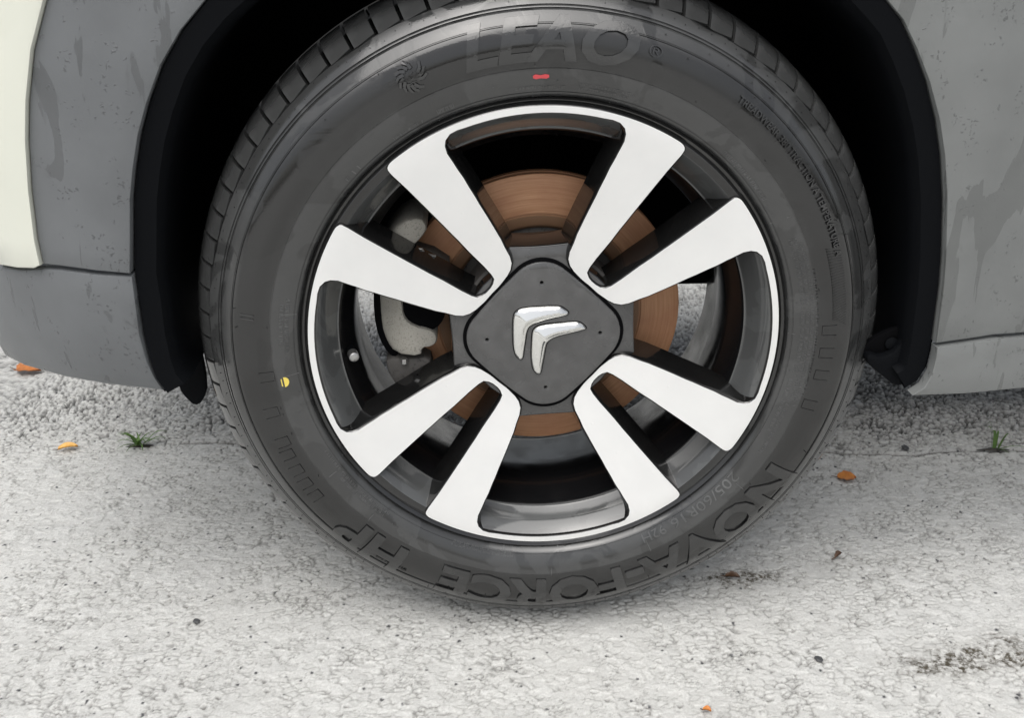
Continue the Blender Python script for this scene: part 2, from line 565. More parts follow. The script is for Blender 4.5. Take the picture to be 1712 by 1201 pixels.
pit = (idv > (.965 - .05 * coarse)) * np.clip(1 - f1 / .38, 0, 1)
strength = (.35 + .65 * patch) * (.75 + 1.1 * coarse)
H = -(.0026 + .0022 * coarse) * gap ** 1.0 * strength - .0013 * gap2 * (.6 + .8 * coarse) - .0042 * pit
H += .0030 * coarse * (idv - .5) + .0011 * (idv - .5) + .0010 * (fbm(X, Y, 70, 2, 71) - .5) + .004 * (fbm(X, Y, 5, 2, 70) - .5) * .6
sd_ = Y - seam_y(X)
H += -.0022 * zone * np.clip(1 - sd_ / .25, .3, 1)
crack = np.exp(-(sd_ / .0022) ** 2) * np.clip((fbm(X, Y * 0, 16, 2, 80) - .34) / .15, 0, 1) * (np.abs(X) < 1.5)
H += -.004 * crack
fade = np.clip((2.2 - np.hypot(X, Y - .3)) / .6, 0, 1)
H = H * fade - .001
bnd = np.clip(gap * (.45 + .5 * patch) * (.7 + .7 * coarse) + gap2 * .6 + pit * 1.2 + crack, 0, 1) * fade
s1, s2, ids = voro(X + .002 * fbm(X, Y, 300, 2, 65), Y + .003 * fbm(X, Y, 260, 2, 66), 120, 31)
speck = (ids > .972 - .03 * (fbm(X, Y, 6, 2, 92) > .5)) * np.clip((.16 + .5 * (ids - .95) * 4 - s1) / .08, 0, 1) * fade
gm = np.zeros_like(X)
for (cx, cy, sx_, sy_, am) in ((.44, -.066, .085, .016, 2.6), (.50, -.045, .06, .016, 2.6), (.392, -.080, .030, .011, 2.6), (.222, .072, .030, .010, 1.8), (.36, .10, .05, .012, 1.0), (.30, -.02, .10, .03, .35), (-.42, -.06, .12, .03, .3), (-.50, -.005, .12, .025, .45), (.25, .075, .10, .03, .55),
                               (-.13, .08, .09, .022, .4), (.23, .06, .05, .02, .6), (-.43, .06, .1, .02, .35), (.10, -.12, .12, .012, .35), (-.30, .46, .10, .05, .5), (.45, .5, .3, .1, .3)):
    gm += am * np.exp(-((X - cx) / sx_) ** 2 - ((Y - cy) / sy_) ** 2)
gm = np.clip(gm * (.4 + 1.2 * (fbm(X, Y, 45, 3, 90) - .3)), 0, 1) * (.35 + .65 * np.clip(gap + gap2 + pit, 0, 1)) + 1.3 * np.clip(np.exp(-((X - .445) / .075) ** 2 - ((Y + .064 - .18 * (X - .445)) / .013) ** 2) * (fbm(X, Y, 70, 3, 97) - .30) * 3.4, 0, 1) + .8 * np.clip(np.exp(-((X - .225) / .035) ** 2 - ((Y - .074) / .012) ** 2) * (fbm(X, Y, 80, 3, 98) - .38) * 4, 0, 1) + .9 * crack 
ny, nx = X.shape
co = np.stack([X, Y, H], 2).reshape(-1, 3).astype(np.float32)
ii = np.arange(nx * ny).reshape(ny, nx)
q = np.stack([ii[:-1, :-1], ii[:-1, 1:], ii[1:, 1:], ii[1:, :-1]], 2).reshape(-1, 4)
me = bpy.data.meshes.new('ground')
me.vertices.add(len(co)); me.vertices.foreach_set('co', co.ravel())
me.loops.add(q.size); me.loops.foreach_set('vertex_index', q.ravel().astype(np.int32))
me.polygons.add(len(q)); me.polygons.foreach_set('loop_start', np.arange(0, q.size, 4, dtype=np.int32))
me.polygons.foreach_set('loop_total', np.full(len(q), 4, dtype=np.int32))
me.update(calc_edges=True)
me.polygons.foreach_set('use_smooth', np.ones(len(q), bool))
for nme, arr in (('binder', bnd), ('rough_shade_zone', coarse), ('grime', np.clip(gm, 0, 1)), ('stone', idv), ('speck', speck)):
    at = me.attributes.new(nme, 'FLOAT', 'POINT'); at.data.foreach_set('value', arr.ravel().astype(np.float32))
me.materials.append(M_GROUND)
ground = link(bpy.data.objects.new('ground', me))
ground['kind'] = 'structure'

# ------------------------------------------------------------------ the car
car = tag(empty('car', (0, 0, 0)), 'pale cream and grey car parked with its black and silver alloy front wheel towards us', 'car')
WC = (0, 0, ZW)
wheel = empty('wheel', WC, car)

# tyre profile: radius -> y of the outer sidewall
RS = [.2195, .222, .228, .236, .245, .254, .262, .270, .276, .283, .289, .295, .302, .309, .315, .319, .3215, .3225]
YS = [.0035, -.0010, -.0050, -.0085, -.0108, -.0119, -.0120, -.0106, -.0085, -.0040, .0008, .0055, .0120, .0205, .0305, .0430, .0600, .0900]
def ys_of(r): return float(np.interp(r, RS, YS))
def squash(p):
    """tyre flattened where it stands on the ground, with a slight bulge above"""
    x, y, z = p
    lim = -.3185
    if z < lim: z = lim + (z - lim) * .05
    b = math.exp(-((z + .285) / .035) ** 2) * math.exp(-(x / .12) ** 2)
    if y < .03: y -= .004 * b
    return (x, y, z)

prof = []
for i in range(len(RS) - 1):                      # densify with a smooth spline
    pass
rr = np.concatenate([np.linspace(.2195, .3005, 60)])
def cat(r):
    """Catmull-Rom y(r)"""
    i = max(1, min(len(RS) - 3, int(np.searchsorted(RS, r)) - 1))
    x0, x1 = RS[i], RS[i + 1]; tt = (r - x0) / (x1 - x0)
    m0 = (YS[i + 1] - YS[i - 1]) / (RS[i + 1] - RS[i - 1]) * (x1 - x0)
    m1 = (YS[i + 2] - YS[i]) / (RS[i + 2] - RS[i]) * (x1 - x0)
    h = tt
    return (2 * h**3 - 3 * h**2 + 1) * YS[i] + (h**3 - 2 * h**2 + h) * m0 + (-2 * h**3 + 3 * h**2) * YS[i + 1] + (h**3 - h**2) * m1
def ysm(r): return float(cat(r)) if .222 < r < .3195 else ys_of(r)
steps = [(.2245, .2252, .0006), (.2440, .2775, .0009), (.2880, .2888, .0012), (.2906, .2912, .0010), (.2782, .2785, .0004)]
rl = sorted(set(list(np.round(np.linspace(.2195, .3010, 58), 5)) + [v for a, b_, d in steps for v in (a - .0002, a, b_, b_ + .0002)]))
rl = [r for r in rl if r <= .3010]
P1 = []
for r in rl:
    y = ysm(r)
    for a, b_, d in steps:
        if a - 1e-6 <= r <= b_ + 1e-6: y += d
    P1.append((y, r))
# shoulder and tread below the blocks
sh_y = np.array([ysm(.3010), .0205, .0305, .0430, .0600, .0680]); sh_r = np.array([.3010, .309, .315, .319, .3215, .3218])   # running surface
def shoulder(s):
    """s 0..1 along the shoulder, -> (y, r) of the running surface"""
    L = np.concatenate([[0], np.cumsum(np.hypot(np.diff(sh_y), np.diff(sh_r)))]); L /= L[-1]
    return float(np.interp(s, L, sh_y)), float(np.interp(s, L, sh_r))
def shoulder_n(s):
    a, b_ = shoulder(max(0, s - .06)), shoulder(min(1, s + .06))
    d = np.array([b_[0] - a[0], b_[1] - a[1]]); d /= np.linalg.norm(d)
    return np.array([-d[1], d[0]])               # outward (y, r)
P2 = []
for s in np.linspace(0.0, 1.0, 12):
    y, r = shoulder(s); n = shoulder_n(s)
    P2.append((y - n[0] * .0070 + (.0006 if s == 0 else 0), r - n[1] * .0070))
prof = [(.022, .2140), (.008, .2165)] + P1 + P2 + [(.0700, .3150), (.0760, .3150), (.0765, .3222), (.104, .3225), (.1045, .315), (.110, .315), (.1105, .3222), (.137, .319), (.156, .312),
        (.172, .298), (.186, .278), (.192, .262), (.188, .240), (.178, .2195), (.16, .2140)]
tyre = lathe('tyre', prof, M_TYRE, wheel, 240, 45, squash)

# shoulder tread blocks, one mesh shared by all
NB = 82
pit_a = 2 * math.pi / NB
def block_mesh():
    V, F, I = [], [], []
    nu, nv = 7, 9
    half = pit_a / 2 - .0056
    def pt(u, v, dep):
        # hooked groove: a thin cut under the block that narrows towards one side
        s0 = .006 + .046 * max(0.0, (.45 - u) / 1.45)
        s = s0 + (1 - s0) * v
        y, r = shoulder(s); n = shoulder_n(s)
        lean = (.010 * (1 - v) ** 2) * 0 + .012 * (v - .3)
        a = u * half + lean
        rr_, yy = r - n[1] * dep, y - n[0] * dep
        return (rr_ * math.cos(a), yy, rr_ * math.sin(a))
    us, vs = np.linspace(-1, 1, nu), np.linspace(0, 1, nv) ** 1.2
    def vid(fn):
        V.append(fn); return len(V) - 1
    G = [[vid(pt(u, v, .0003 if (i in (0, nu - 1) or j in (0, nv - 1)) else 0)) for j, v in enumerate(vs)] for i, u in enumerate(us)]
    for i in range(nu - 1):
        for j in range(nv - 1):
            F.append((G[i][j], G[i + 1][j], G[i + 1][j + 1], G[i][j + 1]))
    rim = [(i, 0) for i in range(nu)] + [(nu - 1, j) for j in range(1, nv)] + [(i, nv - 1) for i in range(nu - 2, -1, -1)] + [(0, j) for j in range(nv - 2, 0, -1)]
    top = [vid(pt(us[i], vs[j], .0003)) for i, j in rim]; bot = [vid(pt(us[i], vs[j], .0074)) for i, j in rim]
    for k in range(len(rim)):
        k2 = (k + 1) % len(rim)
        F.append((top[k], bot[k], bot[k2], top[k2]))
    me = bpy.data.meshes.new('tread_block')
    me.from_pydata(V, [], F)
    me.polygons.foreach_set('use_smooth', [True] * len(F))
    me.set_sharp_from_angle(angle=R(40))
    me.materials.append(M_TREAD)
    return me
BM = block_mesh()
for k in range(NB):
    a = 2 * math.pi * (k + .25) / NB
    bot_ = math.degrees(a) % 360
    o = bpy.data.objects.new('tread_block', BM)
    if abs(bot_ - 270) < 13:                      # the blocks under the load are pressed flat
        me2 = BM.copy()
        ca, sa = math.cos(a), math.sin(a)
        for v in me2.vertices:
            x, y, z = v.co
            q_ = squash((x * ca - z * sa, y, x * sa + z * ca))
            v.co = q_
        o = bpy.data.objects.new('tread_block', me2)
    else:
        o.rotation_euler = (0, -a, 0)
    link(o, wheel)

# raised writing on the sidewall
def polar(a, r, h=0.0):
    return squash((r * math.cos(a), ysm(r) - h, r * math.sin(a)))

def sidewall_text(txt, a0, a1, rb, cap, h=.0008, shear=0.0, bold=0.0, name='raised_lettering', m=None, space=1.0):
    cu = bpy.data.curves.new('txt', 'FONT')
    cu.body = txt; cu.size = 1.0; cu.extrude = .05; cu.shear = shear; cu.offset = bold; cu.space_character = space
    cu.resolution_u = 3; cu.bevel_depth = 0.0
    o = bpy.data.objects.new('txt', cu); COL.objects.link(o)
    dg = bpy.context.evaluated_depsgraph_get()
    me = bpy.data.meshes.new_from_object(o.evaluated_get(dg))
    bpy.data.objects.remove(o)
    C_ = np.array([v.co[:] for v in me.vertices])
    thr = .0035 * (C_[:, 1].max() - C_[:, 1].min()) / cap
    bm = bmesh.new(); bm.from_mesh(me)
    for _ in range(7):                           # short edges, so that the letters bend with the tyre
        bmesh.ops.triangulate(bm, faces=bm.faces[:])
        lon = [e for e in bm.edges if e.calc_length() > thr]
        if not lon: break
        bmesh.ops.subdivide_edges(bm, edges=lon, cuts=1)
    bmesh.ops.triangulate(bm, faces=bm.faces[:])
    bm.to_mesh(me); bm.free()
    C_ = np.array([v.co[:] for v in me.vertices])
    x0, x1 = C_[:, 0].min(), C_[:, 0].max()
    y0, y1 = C_[:, 1].min(), C_[:, 1].max()
    for v in me.vertices:
        u = (v.co.x - x0) / (x1 - x0); vv = (v.co.y - y0) / (y1 - y0)
        z = (v.co.z + .05) / .1
        v.co = polar(a0 + (a1 - a0) * u, rb + cap * vv, -.0004 + (h + .0004) * z)
    me.materials.clear(); me.materials.append(m or M_LETTER)
    me.name = name
    return link(bpy.data.objects.new(name, me), wheel)

sidewall_text('LEAO', R(105.6), R(75.0), .2490, .03525, .0013, .25, .035)
sidewall_text('\u00ae', R(73.2), R(70.8), .2650, .0090, .0007)
sidewall_text('NOVA-FORCE', R(-29.3), R(-113.0), .2485, .03540, .0013, 0, .035)
sidewall_text('HP', R(-121.8), R(-137.8), .2485, .03540, .0013, 0, .035)
sidewall_text('205/60R16', R(-36.3), R(-56.6), .2262, .0088, .0010)
sidewall_text('92H', R(-58.4), R(-64.6), .2262, .0085, .0010)
sidewall_text('TREADWEAR 380 TRACTION A TEMPERATURE A', R(55.0), R(18.5), .2648, .0060, .0012, 0, .012)
sidewall_text('E', R(137.4), R(136.5), .2262, .0030, .0006)
sidewall_text('11', R(135.2), R(133.4), .2258, .0042, .0006)

class Strokes:
    """little raised bars lying on the sidewall, joined into one part"""
    def __init__(s): s.V = []; s.F = []
    def bar(s, a0, r0, a1, r1, w_, h):
        p0 = np.array([a0 * (r0 + r1) / 2, r0]); p1 = np.array([a1 * (r0 + r1) / 2, r1]); rm = (r0 + r1) / 2
        d = p1 - p0; L = np.linalg.norm(d) + 1e-9; n = np.array([-d[1], d[0]]) / L * w_ / 2
        b = len(s.V)
        for hh in (-.0004, h):
            k = 1.0 if hh < 0 else .7
            for q_ in (p0 - n * k, p1 - n * k, p1 + n * k, p0 + n * k):
                s.V.append(polar(q_[0] / rm, q_[1], hh))
        s.F += [(b + 4, b + 5, b + 6, b + 7)] + [(b + i, b + (i + 1) % 4, b + 4 + (i + 1) % 4, b + 4 + i) for i in range(4)]
    def done(s, name, m=None):
        return tag(mesh(name, s.V, s.F, m or M_LETTER, wheel), kind='stuff')

def microtext(rows, seed, word=(3, 9)):
    """rows of worn, unreadable small print: broken strokes"""
    rd = random.Random(seed)
    st = Strokes()
    for (a0, a1, rb, cap) in rows:
        a = a0; step = cap * .62 / rb; n = 0; wl = rd.randint(*word)
        sg = -1 if a1 < a0 else 1
        while (a - a1) * sg < 0:
            if n >= wl:
                a += sg * step * 1.2; n = 0; wl = rd.randint(*word)
            c1, c2 = a, a + sg * step * .62
            kind = rd.random()
            if kind < .8: st.bar(c1, rb, c1, rb + cap, cap * .2, .0006)
            if kind > .2: st.bar(c1, rb + cap * rd.choice((.05, .5, .95)), c2, rb + cap * rd.choice((.05, .5, .95)), cap * .2, .0006)
            if rd.random() < .55: st.bar(c2, rb, c2, rb + cap, cap * .2, .0006)
            a += sg * step; n += 1
    return st.done('small_lettering')
microtext([(R(25), R(-8), .2306, .0030), (R(25.5), R(-13), .2345, .0030), (R(24), R(-15), .2384, .0030), (R(17), R(-12), .2424, .0030)], 3)
microtext([(R(-9), R(-22), .2290, .0030), (R(-14), R(-29), .2330, .0030)], 4)
microtext([(R(-131), R(-154), .2266, .0028), (R(-132), R(-146), .2303, .0028)], 5)
microtext([(R(-97.5), R(-113), .2232, .0022), (R(-97.5), R(-113), .2262, .0022)], 6)
microtext([(R(180), R(167.5), .2290, .0032), (R(178), R(169), .2335, .0032)], 8)
microtext([(R(113.5), R(110), .2262, .0040), (R(124), R(117), .2255, .0028), (R(84), R(74), .2270, .0024), (R(84), R(73), .2305, .0024)], 9)
microtext([(R(50), R(36), .2266, .0032), (R(97), R(87), .2275, .0024)], 10)
microtext([(R(-120), R(-127), .2712, .0025)], 12)

# fine diagonal hatching panel and rectangular ribs between the words
st = Strokes()
for k in range(46):
    a = R(20.5) - R(15) * k / 45
    st.bar(a, .2580, a - R(1.4), .2705, .0006, .0003)
st.done('hatched_panel')
st = Strokes()
for (a, r0, r1, wd, h) in ((171, .2225, .2350, .0010, .0006), (172.5, .258, .270, .0011, .0005), (171.7, .258, .270, .0011, .0005), (-174.5, .2235, .2385, .0011, .0007), (30, .2225, .2400, .0009, .0006),
                           (-38, .236, .2462, .0010, .0007), (-64, .232, .2445, .0010, .0007), (-88, .238, .2450, .0010, .0007), (-134, .2360, .2440, .0012, .0009), (-148, .231, .2395, .0012, .0007),
                           (93.5, .2200, .2250, .0008, .0005), (77, .2200, .2250, .0008, .0005), (114, .2200, .2240, .0008, .0005), (46, .2205, .2260, .0008, .0005), (2, .2215, .2270, .0008, .0005),
                           (-86, .2195, .2240, .0008, .0005), (-100, .2195, .2230, .0008, .0005), (-150, .2195, .2245, .0008, .0005)):
    st.bar(R(a), r0, R(a), r1, wd, h)
for (ad, r) in ((-176, .2512), (-168, .2560), (-161, .2580), (-158, .2600), (-154, .2610), (-150.5, .2620), (-147, .2620), (-3, .2560), (2, .2560), (-8, .2560), (-15, .2540)):
    st.bar(R(ad), r - .0065, R(ad), r + .0065, .0006, .0004)
    st.bar(R(ad + 2.1), r - .0065, R(ad + 2.1), r + .0065, .0006, .0004)
    st.bar(R(ad), r - .0065, R(ad + 2.1), r - .0065, .0006, .0004)
st.done('mould_rib')
# nubs where the rubber was vented
st = Strokes()
rd = random.Random(21)
for k in range(64):
    a = rd.uniform(0, 2 * math.pi); r = rd.choice((.2275, .2335, .2465, .2740, .2765, .2840))
    st.bar(a, r, a + .0026, r + rd.uniform(-.0003, .0003), .0007, .0016)
for k in range(NB * 2):
    a = 2 * math.pi * k / (NB * 2) + rd.uniform(-.008, .008); r = rd.uniform(.2945, .2995)
    st.bar(a, r, a + .0022, r, .0006, .0010)
st.done('vent_nub')

# lion head: mane of petals round a profile
st = Strokes()
A0, RM = R(114.9), .2626
def em(px, py):                                   # local metres (right, up) -> angle, radius
    return A0 - px / RM, RM + py
for k in range(13):
    t = R(68 + k * 25)
    if 8 < k < 10: continue
    p0 = (math.cos(t) * .0062, math.sin(t) * .0062); p1 = (math.cos(t + .25) * .0098, math.sin(t + .25) * .0098); p2 = (math.cos(t + .55) * .0128, math.sin(t + .55) * .0128)
    for u_, v_, w_ in ((p0, p1, .0036), (p1, p2, .0030)):
        (a0, r0), (a1, r1) = em(*u_), em(*v_)
        st.bar(a0, r0, a1, r1, w_, .0011)
for seg_ in (((-.005, -.001), (-.002, .0012)), ((-.002, .0012), (-.0008, -.0022)), ((-.0008, -.0022), (.0028, -.0006)), ((.0028, -.0006), (.0046, .0012)), ((-.004, -.005), (-.0005, -.0042)), ((-.0005, -.0042), (.0025, -.0052)),
             ((-.001, -.009), (.003, -.0082)), ((.0005, -.0115), (.0025, -.0105)), ((.0005, .0022), (.0022, .0030))):
    (a0, r0), (a1, r1) = em(*seg_[0]), em(*seg_[1])
    st.bar(a0, r0, a1, r1, .0011, .0012)
st.done('lion_emblem')

def paint_spot(pts, m):
    """small flat paint mark lying on the sidewall: pts in (angle deg, radius)"""
    V = [polar(R(a), r, .0007) for a, r in pts]; n = len(V)
    V += [polar(R(a), r, -.0003) for a, r in pts]
    F = [tuple(range(n))[::-1]] + [(i, (i + 1) % n, n + (i + 1) % n, n + i) for i in range(n)]
    return mesh('paint_mark', V, F, m, wheel)
paint_spot([(93.35, .2362), (93.4, .2382), (92.9, .2392), (91.9, .2384), (91.0, .2391), (90.3, .2386), (90.25, .2366), (90.8, .2355), (91.8, .2360), (92.8, .2354)], M_RED)
cx_, cr_ = -173.3, .2372
paint_spot([(cx_ + 1.15 * math.sin(t), cr_ - .0042 * math.cos(t)) for t in np.linspace(-math.pi / 2, math.pi / 2, 12)], M_YELLOW)
paint_spot([(cx_ - .9, .2388), (cx_ + .9, .2388), (cx_ + .75, .2396), (cx_ - .75, .2396)], M_YELLOW)

# ---- rim: flange, bevel and barrel
flange = [(.0250, .2180), (.0120, .2200), (.0050, .2200), (.0022, .2192), (.0012, .2178), (.0024, .2160), (.0034, .2146), (.0020, .2136), (.0016, .2128), (.0020, .2120), (.0030, .2085), (.0036, .2060)]
lathe('rim_flange', flange, M_RIM, wheel, 240, 50)
lathe('rim_bevel', [(.0036, .2060), (.0050, .2046), (.0170, .1972), (.0290, .1914), (.0302, .1904), (.0304, .1890)], M_BAND, wheel, 240, 35)
barrel = [(.0304, .1890), (.0330, .1872), (.0440, .1850), (.0520, .1795), (.0680, .1775), (.0950, .1775), (.1120, .1830), (.1600, .1850), (.1740, .1900), (.1790, .1960), (.1790, .2160), (.150, .2120), (.0800, .1900), (.0304, .2000)]
lathe('barrel', barrel, M_BARREL, wheel, 240, 40)

# ---- spokes: four V-shaped pairs of arms with machined faces
def gdish(x, z):
    r = math.hypot(x, z)
    return min(.0005 + .0215 * max(0.0, .2065 - r) / .1315, .03)
outer = [(.0620, 0), (.0624, .0120), (.0634, .0215), (.0652, .0280), (.0690, .0338), (.0750, .0378), (.0842, .0414), (.0918, .0450), (.1078, .0508), (.1155, .0535), (.1281, .0577), (.1347, .0602), (.1463, .0641),
         (.1544, .0671), (.1628, .0694), (.1691, .0715), (.1783, .0743), (.1835, .0778), (.1862, .0818), (.1868, .0878), (.1845, .0940)]
narrow = [(.2101, .0370), (.2099, .0345), (.2090, .0321), (.2072, .0306), (.2045, .0299), (.2017, .0294), (.1850, .0279), (.1600, .0247), (.1402, .0221), (.1305, .0207), (.1210, .0195), (.1068, .0172), (.0870, .0148), (.0766, .0130), (.0715, .0112), (.0692, .0070), (.0683, .0028)]
top_half = list(outer)
a_in = math.atan2(.0945, .1835)
for a in np.linspace(a_in + .03, math.pi / 4, 9): top_half.append((.2066 * math.cos(a), .2066 * math.sin(a)))
for a in np.linspace(math.pi / 4, math.atan2(.0405, .2096), 22): top_half.append((.2135 * math.cos(a), .2135 * math.sin(a)))
top_half += narrow
half = top_half[1:]
poly = [(.0620, 0.0)] + half + [(s, -t) for s, t in half[::-1]]
WROT = 3.3
def spoke_mesh():
    loop = ccw(poly)
    co, T, bl = fill(loop, (), .008)
    b = bl[0]
    nrm = normals2(co[b])
    V = []; F = []; I = []
    rad_ = np.hypot(co[:, 0], co[:, 1])
    ins = co.copy()
    for k, i in enumerate(b):
        seamp = abs(abs(math.atan2(co[i][1], co[i][0])) - math.pi / 4) < 1e-3
        if seamp:
            rd_ = co[i] / rad_[i]
            ins[i] = co[i] - rd_ * (.0007 if rad_[i] > .21 else -.0007)
        else: ins[i] = co[i] - nrm[k] * .0007
    for (x, z) in ins: V.append((x, gdish(x, z), z))
    for t in T: F.append(tuple(t)); I.append(0)
    prev = list(b)
    m = len(b)
    for (off, dy, mi) in ((-.0001, .0005, 1), (.0005, .0012, 1), (.0016, .006, 1), (.0068, .036, 1)):
        ring = []
        for k, i in enumerate(b):
            r = rad_[i]
            edge_w = 0.0 if (r > .204 and abs(math.atan2(co[i][1], co[i][0])) > .17) else 1.0
            if r > .204 and edge_w: edge_w = .5
            d_ = min(dy, .002) if edge_w == 0 else dy
            q_ = co[i] + nrm[k] * off * edge_w
            ring.append(len(V)); V.append((q_[0], gdish(co[i][0], co[i][1]) + d_, q_[1]))
        for k in range(m):
            k2 = (k + 1) % m
            F.append((prev[k], ring[k], ring[k2], prev[k2])); I.append(mi)
        prev = ring
    bm_ = {i: r for i, r in zip(b, prev)}
    for i in range(len(co)):
        if i not in bm_:
            bm_[i] = len(V); V.append((co[i][0], gdish(*co[i]) + (.036 if rad_[i] < .204 else .002), co[i][1]))
    for t in T: F.append((bm_[t[0]], bm_[t[2]], bm_[t[1]])); I.append(1)
    me = bpy.data.meshes.new('spoke')
    me.from_pydata(V, [], F)
    me.materials.append(M_SILVER); me.materials.append(M_RIM)
    me.polygons.foreach_set('material_index', I)
    me.polygons.foreach_set('use_smooth', [True] * len(F))
    me.set_sharp_from_angle(angle=R(32))
    return me
SM = spoke_mesh()
for k in range(4):
    o = bpy.data.objects.new('spoke', SM)
    o.rotation_euler = (0, -R(135 - 90 * k + WROT), 0)
    link(o, wheel)

# ---- hub plate behind the cap, with scooped edges in the four wide windows
hub = []
for k in range(4):
    c0 = 90 * k
    for d in np.linspace(-21, 21, 15):
        hub.append((( .0850 + .0070 * (abs(d) / 21) ** 2) * math.cos(R(c0 + d)), (.0850 + .0070 * (abs(d) / 21) ** 2) * math.sin(R(c0 + d))))
    for d in (27, 36, 45, 54, 63):
        hub.append((.074 * math.cos(R(c0 + d)), .074 * math.sin(R(c0 + d))))
ho = slab('hub_plate', hub, lambda x, z: .0258 + .15 * max(0, math.hypot(x, z) - .072) , .034, (M_HUB, M_RIM), wheel, step=.012, bevel=.0012, draft=.003, wall=1, angle=30)
ho.rotation_euler = (0, -R(WROT), 0)

# ---- centre cap
D_, RHO = .0846, .0315
cap_pts = []
for k in range(4):
    c0 = R(90 * k)
    cc_ = D_ - RHO * math.sqrt(2)
    for d in np.linspace(-45, 45, 13):
        cap_pts.append((cc_ * math.cos(c0) + RHO * math.cos(c0 + R(d)), cc_ * math.sin(c0) + RHO * math.sin(c0 + R(d))))
    a_, b_2 = np.array(cap_pts[-1]), None
def bulge(pts, amt):
    out = []
    n = len(pts)
    for i in range(n):
        a, b_ = np.array(pts[i]), np.array(pts[(i + 1) % n])
        out.append(tuple(a))
        L = np.linalg.norm(b_ - a)
        if L > .015:
            nn = np.array([b_[1] - a[1], -(b_[0] - a[0])]) / L
            for t in np.linspace(.12, .88, 7): out.append(tuple(a + (b_ - a) * t + nn * amt * math.sin(math.pi * t)))
    return out
cap_pts = bulge(cap_pts, .0008)
def ycap(x, z): return .0182 + .0042 * ((x * x + z * z) / .072 ** 2)
def circ(x, z, r, n=14): return [(x + r * math.cos(2 * math.pi * i / n), z + r * math.sin(2 * math.pi * i / n)) for i in range(n)]
holes = [circ(.0525 * math.cos(R(90 * k)), .0525 * math.sin(R(90 * k)), .0014) for k in range(4)]
cap = slab('centre_cap', cap_pts, ycap, .011, (M_CAPM, M_CAPM), wheel, holes=holes, step=.006, bevel=.0014, draft=-.0005, back=False)
cap.rotation_euler = (0, -R(2.7), 0)
for k in range(4):                                # dark bottoms of the four small holes
    a = R(90 * k + 2.7)
    V = [(p[0], ycap(*p) + .006, p[1]) for p in circ(.0525 * math.cos(a), .0525 * math.sin(a), .0019)]
    mesh('cap_hole', V, [tuple(range(len(V)))], M_BLACK, wheel)
# black seat of the cap
seat = [(x * 1.045, z * 1.045) for x, z in cap_pts]
se = slab('cap_seat', seat, lambda x, z: .0238 + .15 * max(0, math.hypot(x, z) - .072), .012, (M_BLACK, M_BLACK), wheel, step=.01, bevel=.0004)
se.rotation_euler = (0, -R(2.7), 0)

# ---- double chevron emblem in chrome
chev1 = [(-27.8, 22.1), (-25.3, 26.2), (-19.6, 28.8), (-3.7, 30.1), (12.9, 30.2), (16.7, 28.8), (22.6, 23.9), (20.7, 21.9), (4.1, 18.8), (-6.1, 15.6), (-13.7, 12.0), (-16.3, 6.8), (-17.5, -3.0), (-18.7, -11.3), (-19.7, -21.9), (-23.3, -20.9), (-26.5, -16.1), (-28.1, -5.5), (-28.5, 8.4)]
chev2 = [(-10.5, 5.3), (-8.6, 9.4), (-3.5, 12.1), (9.3, 13.7), (29.9, 14.6), (33.8, 13.4), (39.1, 8.5), (37.2, 6.9), (22.4, 3.9), (9.6, 0.7), (3.2, -3.4), (1.3, -8.9), (-0.2, -20.2), (-1.7, -28.7), (-2.9, -37.6), (-6.2, -36.6), (-9.8, -31.4), (-11.2, -20.0), (-11.0, -5.9)]
for ch in (chev1, chev2):
    def pdist(ids, P):
        q_ = [np.array(ch[i]) * .001 for i in ids]; best = np.full(len(P), 9.)
        for a, b_ in zip(q_[:-1], q_[1:]):
            d = b_ - a; t = np.clip(((P - a) @ d) / (d @ d), 0, 1)
            best = np.minimum(best, np.hypot(*(P - (a + t[:, None] * d)).T))
        return best
    lp = ccw(smooth_loop([(x * .001, z * .001) for x, z in ch], 2))
    rc = [tuple(q) for q in np.array(lp) + normals2(lp) * .0012]
    slab('chevron_shade_plate', rc, lambda x, z: ycap(x, z) - .0003, .002, (M_BLACK, M_BLACK), wheel, step=.006, bevel=.0002)  # raised black plate, painted-in shade of a gap round the chevron
    V, F = [], []
    n = len(lp); nr = normals2(lp); P_ = np.array(lp)
    rings = []
    for off, h in ((.0006, -.0008), (.0003, .0012), (-.0008, .0024), (-.0021, .0030)):
        q_ = P_ + nr * np.clip(off, -1, 1)
        rings.append(q_); 
        V += [(a, ycap(a, b_) - h, b_) for a, b_ in q_]
    for ri in range(3):
        for k in range(n):
            k2 = (k + 1) % n
            F.append((ri * n + k, ri * n + k2, (ri + 1) * n + k2, (ri + 1) * n + k))
    # ridge: the crest follows the middle of the arm
    try:
        co2, T2, bl2 = fill([tuple(a) for a in rings[3]], (), .0011)
        base = len(V)
        dist = seg_dist([tuple(a) for a in rings[3]], co2)
        hh = np.minimum(np.minimum(np.maximum(pdist([15, 16, 17, 18, 0, 1, 2, 3, 4, 5], co2) - .0018, 0) * .35, np.maximum(pdist([6, 7, 8, 9, 10, 11, 12, 13, 14], co2) - .0018, 0) * 1.1), dist * .8)
        for (a, b_), dd in zip(co2, hh): V.append((a, ycap(a, b_) - .0030 - dd, b_))
        for t in T2: F.append((base + t[0], base + t[1], base + t[2]))
    except Exception as e:
        print('chevron', e)
    mesh('chevron', V, F, M_CHROME, wheel, True, angle=50)

